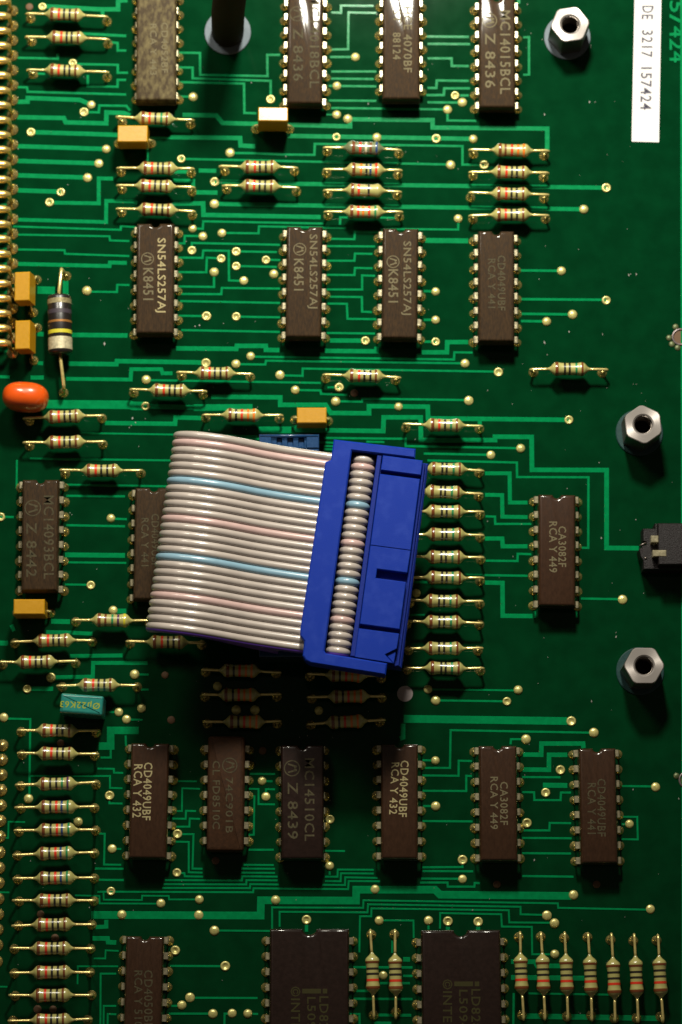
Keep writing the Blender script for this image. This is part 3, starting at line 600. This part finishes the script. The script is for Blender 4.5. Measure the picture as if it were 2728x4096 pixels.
for r_ in RS:
    t, x0, y0, x1, y1, bc, bands, lb = r_[:8]
    base = 'resistor banded ' + ' '.join(CN[q] for q in bands)
    resistor(t, x0, y0, x1, y1, bc, bands, lb, r_[8] if len(r_) > 8 else 'resb')
ORD = ['first', 'second', 'third', 'fourth', 'fifth', 'sixth', 'seventh']
for i, (x0, y0, x1, y1, bc) in enumerate(((170, 805, 192, 1535, 1168), (355, 805, 372, 1535, 1176))):
    resistor('c5', x1, y1, x0, y0, bc, 'nrkkn', ('left' if i == 0 else 'right') + ' one of two upright-lying resistors between the two INTEL chips', vert=True)
for i, (x0, y0, x1, y1, bc) in enumerate(((268, 822, 297, 1545, 1170), (445, 825, 470, 1545, 1172), (633, 825, 657, 1550, 1178), (820, 830, 853, 1552, 1185), (1005, 835, 1040, 1560, 1205), (1188, 838, 1218, 1565, 1195), (1375, 845, 1412, 1565, 1193))):
    resistor('d5', x1, y1, x0, y0, bc, 'nrkkn', ORD[i] + ' from the left in the bottom right row of seven beige resistors', vert=True)

# ------------------------------------------------------------------ large black resistor
p0 = W(245, 1072, .9); p1 = W(256, 1575, .9); d = p1 - p0; rz = math.atan2(d.y, d.x)
cb = W(238, 1296, .9)
root = thing('large_resistor', 'fat black resistor with silver end and yellow ring beside the ochre capacitors', 'resistor', (cb.x, cb.y, 0), rz)
# local x runs down the picture
hl = 1.22; RR = .48
bo = obj('body', autosmooth(MB().rev([(-hl, .36), (-hl + .05, RR - .03), (-hl + .1, RR), (hl - .1, RR), (hl - .05, RR - .03), (hl, .36)], 28, 'X').mesh('body', M['blkres'])), root, (0, 0, .72))
for x, wd, m in ((-.93, .20, 'brass'), (-.50, .17, 'greyb'), (-.09, .09, 'copper'), (.33, .15, 'y'), (.80, .50, 'silver')):
    obj('band', autosmooth(MB().rev([(x - wd / 2, RR - .01), (x - wd / 2, RR + .008), (x + wd / 2, RR + .008), (x + wd / 2, RR - .01)], 28, 'X', cap=False).mesh('band', M[m]), 40), bo)
inv = root.matrix_basis.inverted()
for sd, e, pd in ((-1, W(245, 1072, .72), W(266, 1105, 0)), (1, W(255, 1552, .72), W(254, 1572, 0))):
    e = inv @ e; pd = inv @ pd; e.z = .72; pd.z = 0
    path = [Vector((sd * 1.15, 0, .72)), Vector((sd * 1.4, 0, .74)), e + Vector((-sd * .15, 0, .02)), e + Vector((-sd * .03, 0, -.06)), e.lerp(pd, .3) + Vector((0, 0, -.1)), pd]
    l_ = obj('lead', MB().tube(path, .07, 10).mesh('lead', M['lead'], True), root)
    obj('solder_joint', RJ, l_, pd)

# ------------------------------------------------------------------ capacitors
def boxcap(x0, y0, x1, y1, zt, lb, leads, lean=0.0):
    """ochre radial capacitor; source-pixel rectangle of its top face at height zt"""
    a = W(x0, y0, zt); b = W(x1, y1, zt); c = (a + b) / 2; hx = abs(b.x - a.x) / 2; hy = abs(b.y - a.y) / 2
    root = thing('box_capacitor', lb, 'capacitor', (c.x + math.sin(R(lean)) * zt, c.y, 0), 0, 'small ochre box capacitors'); bpy.context.view_layer.update()
    obj('body', MB().prism([(-hx, -hy), (hx, -hy), (hx, hy), (-hx, hy)], [(.03, .32), (-.01, .5), (0, zt - .03), (.035, zt)]).mesh('body', M['cap']), root, rot=(0, R(-lean), 0))
    for dx, dy in leads:
        v = Vector((dx, dy, 0)); st = Vector((dx * .5, dy * .5, .55))
        l_ = obj('lead', MB().tube([st, Vector((dx * .9, dy * .9, .56)), Vector((dx, dy, .45)), Vector((dx * .97, dy * .97, .2)), Vector((dx * .95, dy * .95, -.02))], .052, 8).mesh('lead', M['lead'], True), root)
        obj('solder_joint', RJ, l_, (dx * .95, dy * .95, 0))
    return root
boxcap(471, 501, 590, 567, 1.5, 'ochre box capacitor below the top left scuffed chip', ((-.70, 0), (.70, 0)))
KC = boxcap(1028, 440, 1146, 496, 1.6, 'glaring ochre box capacitor below left corner of the MC14018BCL chip', ((-.72, -.05), (.72, -.05)))
KC.children[0].rotation_euler = (R(-4.6), R(2.0), 0)
boxcap(1188, 1630, 1306, 1692, 1.5, 'ochre box capacitor just above the blue plug and ribbon cable', ((-.72, 0.1), (.68, .05)))
boxcap(55, 2397, 178, 2457, 1.7, 'ochre box capacitor below the far left MC14093BCL chip', ((-.66, -.02), (.72, -.02)))
boxcap(58, 1087, 118, 1202, 1.4, 'upper of two ochre box capacitors between gold pins and fat black resistor', ((.25, .62), (.12, -.80)), 9)
boxcap(60, 1281, 119, 1396, 1.4, 'lower of two ochre box capacitors between gold pins and fat black resistor', ((.25, .62), (.12, -.80)), 9)
# dipped orange capacitor
c0 = W(99, 1582, 1.5)
root = thing('dipped_capacitor', 'glossy orange dipped capacitor at the left edge under the gold pins', 'capacitor', (c0.x, c0.y, 0), R(-4))
vs = []; fs = []; NU, NV = 32, 16
for i in range(NV + 1):
    ph = -math.pi / 2 + math.pi * i / NV
    for k in range(NU):
        a = 2 * math.pi * k / NU
        se = lambda q, e: math.copysign(abs(q) ** e, q)
        vs.append((.93 * se(math.cos(ph), .8) * se(math.cos(a), .75), .60 * se(math.cos(ph), .9) * se(math.sin(a), .85), 1.15 + .85 * se(math.sin(ph), .9)))
for i in range(NV):
    for k in range(NU): j = (k + 1) % NU; fs.append((i * NU + k, i * NU + j, (i + 1) * NU + j, (i + 1) * NU + k))
obj('body', mesh('body', vs, fs, M['orange'], True), root)
for dx in (-.5, .5):
    l_ = obj('lead', MB().tube([(dx, 0, .6), (dx, 0, .3), (dx, 0, -.02)], .06, 8).mesh('lead', M['lead'], True), root); obj('solder_joint', RJ, l_, (dx, 0, 0))
# teal film capacitor
zt = 1.7; pa = W(247, 2773, zt); pb = W(411, 2786, zt); pc = W(238, 2846, zt); c0 = (W(326, 2817, zt))
rz = math.atan2((pb - pa).y, (pb - pa).x)
root = thing('film_capacitor', 'teal box capacitor with olive lettering below left resistors', 'capacitor', (c0.x, c0.y, 0), rz); bpy.context.view_layer.update()
obj('body', MB().prism(rounded(.84, .385, .08), [(.04, .05), (0, .12), (0, zt - .12), (.015, zt - .07), (.035, zt - .035), (.07, zt - .012), (.11, zt)]).mesh('body', M['teal']), root)
text_obj(root, '\u00d8\u00b522K63', W(402, 2806, zt), W(243, 2797, zt), W(398, 2838, zt), zt + .004, M['tealink'])
for dx in (-.6, .6):
    l_ = obj('lead', MB().tube([(dx, 0, .3), (dx, 0, .1), (dx, 0, -.02)], .05, 8).mesh('lead', M['lead'], True), root)

# ------------------------------------------------------------------ standoffs
def standoff(bx, by, h, lb, rot, wm='washer'):
    q = W(bx, by, 0)
    root = thing('standoff', lb, 'standoff', (q.x, q.y, 0), R(rot), 'steel hexagonal standoffs')
    obj('washer', MB().rev([(0, .95), (.06, .95), (.08, .92), (.08, .30)], 40).mesh('washer', M[wm]), root)
    N = 72
    def hr(a, lim=9.0):
        b = (a % (math.pi / 3)) - math.pi / 6; return min(.70 / math.cos(b), lim)
    def lv(levels):
        m = MB(); vs = []; fs = []
        for z, f in levels:
            for k in range(N): a = 2 * math.pi * k / N; r = f(a); vs.append((r * math.cos(a), r * math.sin(a), z))
        for l in range(len(levels) - 1):
            for k in range(N): j = (k + 1) % N; fs.append((l * N + k, l * N + j, (l + 1) * N + j, (l + 1) * N + k))
        return m.add(vs, fs)
    obj('hex_body', autosmooth(lv([(.08, hr), (h - .14, hr), (h - .03, lambda a: hr(a, .765))]).mesh('hex_body', M['steels']), 25), root)
    obj('top_ring', autosmooth(lv([(h - .03, lambda a: hr(a, .765)), (h, lambda a: hr(a, .765) - .03), (h + .002, lambda a: .43), (h - .05, lambda a: .37)]).mesh('top_ring', M['steel']), 30), root)
    obj('threaded_bore', lv([(h - .05, lambda a: .37), (h - 1.1, lambda a: .35), (h - 1.101, lambda a: .002)]).mesh('threaded_bore', M['bore']), root)
    tp = []; n = 96
    for k in range(n): a = 2 * math.pi * k / 16; tp.append((.352 * math.cos(a), .352 * math.sin(a), h - .08 - .9 * k / n))
    obj('screw_thread', MB().tube(tp, .03, 5).mesh('screw_thread', M['steels'], True), root)
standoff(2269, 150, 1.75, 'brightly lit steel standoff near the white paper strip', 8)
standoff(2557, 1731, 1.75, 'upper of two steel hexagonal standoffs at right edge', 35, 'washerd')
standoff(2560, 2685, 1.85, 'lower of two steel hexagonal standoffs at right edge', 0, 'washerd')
# tall dark post
q = W(911, 130, 0)
root = thing('tall_post', 'tall dark brown post standing on a pale washer at the top', 'post', (q.x, q.y, 0), 0)
obj('washer', MB().rev([(0, .95), (.06, .95), (.08, .92), (.08, .30)], 40).mesh('washer', M['washer']), root)
obj('shaft', autosmooth(MB().tube([(0, 0, .08), (.10, .03, 2.6), (.34, .10, 6.0), (.40, .12, 7.6), (.405, .12, 7.65)], [.66, .67, .665, .65, .45], 32).mesh('shaft', M['post']), 30), root)
obj('screw_tip', autosmooth(MB().rev([(0, .2), (.25, .18), (.3, .03)], 16).mesh('screw_tip', M['gold']), 30), root, (.40, .12, 7.64))

# ------------------------------------------------------------------ gold pin row at the left edge
q = W(-60, 700, 1.0)
root = thing('pin_connector', 'row of bent gold connector pins along the left edge', 'connector', (q.x, q.y, 0)); inv = Matrix.Translation(-Vector((q.x, q.y, 0)))
hb = MB().box(-3.2, -1.0, -8.6, 8.6, .0, 2.4, .05); obj('housing', hb.mesh('housing', M['black']), root)
for k in range(24):
    yb = 4 + 59.5 * k
    a = inv @ W(-150, yb, 1.05); b_ = inv @ W(28, yb, 1.05); c_ = inv @ W(50, yb + 40, 0)
    path = [a, a.lerp(b_, .7), b_ + Vector((-.1, 0, 0)), b_ + Vector((.05, 0, -.05)), b_.lerp(c_, .35) + Vector((.02, 0, -.18)), b_.lerp(c_, .7) + Vector((.03, 0, -.12)), c_]
    p_ = obj('pin', MB().tube(path, [.18, .18, .165, .12, .08, .07, .06], 12).mesh('pin', M['gold'], True), root)
    obj('solder_joint', edgej, p_, c_)

# ------------------------------------------------------------------ ribbon cable and its plugs
ZP = 4.8
O = W(1335, 1757, ZP); U = (W(1335 + .9915 * 100, 1757 + .1298 * 100, ZP) - O) / 100; V = (W(1335 - .1298 * 100, 1757 + .9915 * 100, ZP) - O) / 100
U.z = V.z = 0
sU = U.length; rz = math.atan2(U.y, U.x)
plug = thing('ribbon_plug', 'bright blue ribbon cable plug lying on its side above the board', 'plug', (O.x, O.y, 0), rz)
# local x = u * sU, local y = -v * sU
def L(u): return u * sU
def lp(u, v): return (u * sU, -v * sU)
Z0 = 3.45
def blk(name, u0, u1, v0, v1, z0, z1, m='blue', bev=.03, par=None):
    return obj(name, MB().box(L(u0), L(u1), -L(v1), -L(v0), z0, z1, bev).mesh(name, M[m]), par or plug)
# strain relief: left bar and two arms, one mesh outline
ol = [(0, 0), (330, -5), (332, 33), (78, 36), (77, 850), (84, 858), (329, 866), (329, 913), (30, 905), (8, 897), (-6, 880), (-8, 822), (-26, 803), (-30, 780), (-21, 96), (0, 84)]
obj('strain_relief', MB().prism([lp(*p) for p in ol], [(0, ZP - 1.0), (0, ZP - .05), (.05, ZP)]).mesh('strain_relief', M['blue']), plug)
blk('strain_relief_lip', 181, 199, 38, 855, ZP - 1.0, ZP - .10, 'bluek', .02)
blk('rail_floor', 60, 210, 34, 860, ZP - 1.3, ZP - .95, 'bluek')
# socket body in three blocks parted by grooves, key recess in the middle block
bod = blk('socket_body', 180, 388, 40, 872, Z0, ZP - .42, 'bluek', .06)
blk('body_panel', 203, 364, 38, 98, ZP - .6, ZP - .04, 'blue', .025, bod)
blk('body_panel', 201, 363, 114, 405, ZP - .6, ZP - .04, 'blue', .025, bod)
ol = [(201, 405), (363, 405), (361, 496), (240, 496), (240, 533), (361, 533), (360, 724), (201, 724)]
obj('body_panel', MB().prism([lp(*p) for p in ol], [(0, ZP - .6), (0, ZP - .08), (.025, ZP - .06)]).mesh('body_panel', M['blue']), bod)
ol = [(199, 742), (361, 742), (359, 800), (318, 832), (359, 868), (330, 858), (199, 858)]
ol = [(199, 742), (361, 742), (359, 803), (316, 832), (352, 862), (199, 858)]
obj('body_panel', MB().prism([lp(*p) for p in ol], [(0, ZP - .6), (0, ZP - .05), (.02, ZP - .03)]).mesh('body_panel', M['blue']), bod)
obj('arrow_mark', MB().prism([lp(*p) for p in ((358, 806), (320, 832), (355, 862))], [(0, ZP - .6), (0, ZP - .16), (.02, ZP - .14)]).mesh('arrow_mark', M['blue']), bod)
for k in range(13):
    v = 80 + k * 61.5; blk('contact_slot', 389, 391, v, v + 26, ZP - 1.1, ZP - .65, 'black', 0, bod)
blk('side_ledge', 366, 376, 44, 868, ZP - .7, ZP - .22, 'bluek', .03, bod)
# ribbon: 26 wires, each from the lower socket round the left fold into the plug
rib = thing('ribbon_cable', 'grey ribbon cable with pink and blue wires folding over to the blue plug', 'ribbon cable', (O.x, O.y, 0), rz)
wr = .158; ZW = 4.10
WP = 31.15 * sU
# x position of fold in local u
def wire_path(i):
    v = 59.5 + 31.15 * i; y = -v * sU
    xl = -631 * sU          # leftmost of the fold
    rf = 1.25; zc = 3.75; cx = xl + rf
    pts = []
    # lower layer from the lower socket to the fold
    for x in (-.6, -2.0, -3.4): pts.append((x - .5, y + {-.6: .10, -2.0: .20, -3.4: .32}[x], 2.05 + .06 * abs(x)))
    for k in range(1, 12):
        a = -math.pi / 2 - math.pi * k / 12
        pts.append((cx + rf * math.cos(a), y + .50 * (1 - k / 12) ** 2.4, zc + rf * math.sin(a)))
    # upper layer: crest, gentle descent, into the plug
    for x, z in ((cx + .1, 5.0), (cx + .7, 4.96), (cx + 1.4, 4.75), (cx + 2.2, 4.44), (cx + 3.0, 4.25), (cx + 3.8, 4.15), (cx + 4.4, 4.11), (-.1, ZW), (.3, ZW)):
        pts.append((x, y, z))
    return pts
def smooth_path(p, n=3):
    p = [Vector(q) for q in p]; out = []
    for i in range(len(p) - 1):
        a = p[max(i - 1, 0)]; b = p[i]; c = p[i + 1]; d = p[min(i + 2, len(p) - 1)]
        for k in range(n):
            t = k / n; out.append(.5 * ((2 * b) + (c - a) * t + (2 * a - 5 * b + 4 * c - d) * t * t + (3 * b - a - 3 * c + d) * t ** 3))
    out.append(p[-1]); return out
for i in range(26):
    mt = 'cablep' if i in (1, 11, 21) else 'cableb' if i in (6, 16) else 'cable'
    wv = obj('wire', MB().tube(smooth_path(wire_path(i)), wr, 12).mesh('wire', M[mt], True), rib)
    y = -(59.5 + 31.15 * i) * sU; cu = 129 * sU; ar = .33
    pts = [(cu - ar - .03, y, ZP - .95)] + [(cu - (ar) * math.cos(math.pi * k / 10), y, ZP - .65 + .36 * math.sin(math.pi * k / 10)) for k in range(11)] + [(cu + ar + .03, y, ZP - .95)]
    obj('wire_loop', MB().tube(pts, .156, 12).mesh('wire_loop', M[mt], True), wv)
# webs between wires and printed edge stripes
def web(i, m, dy, rr, name='web'):
    pts = [(p.x, p.y - dy, p.z) for p in smooth_path(wire_path(i))]
    return obj(name, MB().tube(pts, rr, 6).mesh(name, M[m], True), rib)
for i in range(25):
    web(i, 'cableg' if i in (5, 15) else 'cablep' if i in (0, 10, 20) else 'cable', WP / 2, .045 if i in (5, 15) else .04)
pts = [(p.x, p.y - .10, p.z - .05) for p in smooth_path(wire_path(25))]
obj('violet_stripe', MB().tube(pts, .145, 10).mesh('violet_stripe', M['cablev'], True), rib)
y = -(59.5 + 31.15 * 25) * sU; cu = 129 * sU
pts = [(cu - .33 * math.cos(math.pi * k / 10), y - .09, ZP - .68 + .36 * math.sin(math.pi * k / 10)) for k in range(11)]
obj('violet_stripe', MB().tube(pts, .145, 10).mesh('violet_stripe', M['cablev'], True), rib)
# lower header with its socket, soldered to the board
zt = 2.0
a = W(1037, 1737, zt); b_ = W(1276, 1740, zt); c_ = W(1037, 2612, zt)
root = thing('pin_header', 'dark blue header and socket under the ribbon cable', 'connector', ((a.x + b_.x) / 2, a.y, 0), 0)
hx = (b_.x - a.x) / 2; hy = (a.y - c_.y)
obj('header_shroud', MB().box(-hx, hx, -hy, -.0, 0, .9, .02).mesh('header_shroud', M['blued']), root)
sk = obj('socket', MB().box(-hx, hx, -hy + .3, -.56, .9, zt - .05, .03).mesh('socket', M['blued']), root)
for x0, x1 in ((-hx, -.70), (.68, hx)): obj('end_cheek', MB().box(x0, x1, -.56, 0.0, .9, zt, .03).mesh('end_cheek', M['blued']), root)
for x0, x1 in ((-.50, -.28), (-.08, .16), (.36, .60)): obj('rib', MB().box(x0, x1, -.50, -.12, .9, zt - .2, .04).mesh('rib', M['blued']), root)
eb = obj('end_bar', MB().box(-.70, .68, -.13, 0.0, 1.35, zt - .04, .02).mesh('end_bar', M['blued']), root)
obj('rounded_edge', MB().tube([(-hx + .04, -.06, zt - .03), (hx - .04, -.06, zt - .03)], .06, 14).mesh('rounded_edge', M['blued'], True), eb)
lb_ = obj('latch_bar', MB().box(-.62, .66, -.60, -.49, 1.35, zt, .02).mesh('latch_bar', M['blued']), root)
obj('rounded_edge', MB().tube([(-.60, -.545, zt + .01), (.64, -.545, zt + .01)], .06, 14).mesh('rounded_edge', M['blued'], True), lb_)

# ------------------------------------------------------------------ black jumper block at the right edge
a = W(2571, 2115, 1.1); b_ = W(2740, 2280, 1.1)
root = thing('jumper_block', 'black plastic jumper socket with two pale contacts at the right edge', 'connector', (a.x, a.y, 0), 0)
k_ = b_.x - a.x
outl = [(0, .02), (.48, .02), (.48, .22), (2.4, .22), (2.4, -1.62), (0, -1.62), (0, -1.28), (-.10, -1.12), (-.16, -.82), (-.02, -.66), (.12, -.62), (.12, -.50), (0, -.5)]
obj('housing', MB().prism(outl, [(0, .05), (0, 1.0), (.03, 1.06)]).mesh('housing', M['black']), root)
obj('housing_rear', MB().box(.56, 2.4, -1.5, .16, 1.06, 1.5, .04).mesh('housing_rear', M['black']), root)
for x0, x1, y0, y1 in ((.28, .58, -.62, -.34), (.34, .88, -1.18, -.92)):
    obj('contact', MB().box(x0, x1, y0, y1, .9, 1.53, .03).mesh('contact', M['pin']), root)
obj('clip_edge', MB().tube([(-.13, -.68, 1.07), (.12, -.55, 1.07)], .035, 8).mesh('clip_edge', M['steels'], True), root)
obj('clip_edge', MB().tube([(.06, -1.2, 1.07), (.12, -1.15, 1.07)], .05, 8).mesh('clip_edge', M['steels'], True), root)

# ------------------------------------------------------------------ white paper strip
p = [W(2539, -60), W(2646, -60), W(2636, 570), W(2526, 567)]; zc = .02
c0 = W(2590, 300)
root = thing('paper_label', 'white paper strip printed 3217 157424 near the right edge', 'label', (c0.x, c0.y, 0)); bpy.context.view_layer.update()
vs = [(q.x - c0.x, q.y - c0.y, z) for z in (.018, .030) for q in p]
obj('paper', mesh('paper', vs, [(4, 7, 6, 5), (0, 1, 2, 3), (0, 4, 5, 1), (1, 5, 6, 2), (2, 6, 7, 3), (3, 7, 4, 0)], M['label']), root)
for s_, y0, y1, sh in (('A', -18, 2, 2), ('DE', 24, 78, 1), ('3217', 122, 230, -1), ('157424', 270, 440, -5)):
    text_obj(root, s_, W(2568 + sh, y0), W(2567 + sh - 2, y1), W(2613 + sh, y0), .033, M['labelink'])

# ------------------------------------------------------------------ dust
mb = MB(); rd = random.Random(3)
PL = [(2358, 408), (2178, 458), (2515, 1100), (2522, 1096), (2545, 1097), (1005, 330), (2062, 291), (530, 1673), (542, 1690), (525, 1702), (517, 1710), (798, 1301), (780, 1305), (418, 1375), (2276, 1327), (2178, 1370), (2410, 1337), (2464, 2530), (2464, 2547), (2405, 2152), (2137, 3440), (2532, 3158), (2715, 3195), (2366, 2805), (1890, 3640), (1473, 415), (1950, 2085), (1548, 1540), (1660, 1758), (1340, 1590), (836, 1720)]
for (x, y) in PL + [(rd.uniform(60, 2700), rd.uniform(10, 4090)) for _ in range(260)]:
    c0 = W(x, y, .024); big = (x, y) in PL
    a = rd.uniform(1.0, 2.0); l = rd.uniform(.02, .05) * (1.6 if big else .7); w2 = l * rd.uniform(.3, .7)
    e1 = Vector((math.cos(a), math.sin(a), 0)) * l; e2 = Vector((-math.sin(a), math.cos(a), 0)) * w2
    mb.add([c0 - e1, c0 + e2 + Vector((0, 0, .01)), c0 + e1, c0 - e2], [(0, 1, 2), (0, 2, 3)])
du = obj('dust', mb.mesh('dust', M['dust'])); du['kind'] = 'stuff'; du['label'] = 'pale dust specks and fibres scattered over the board'
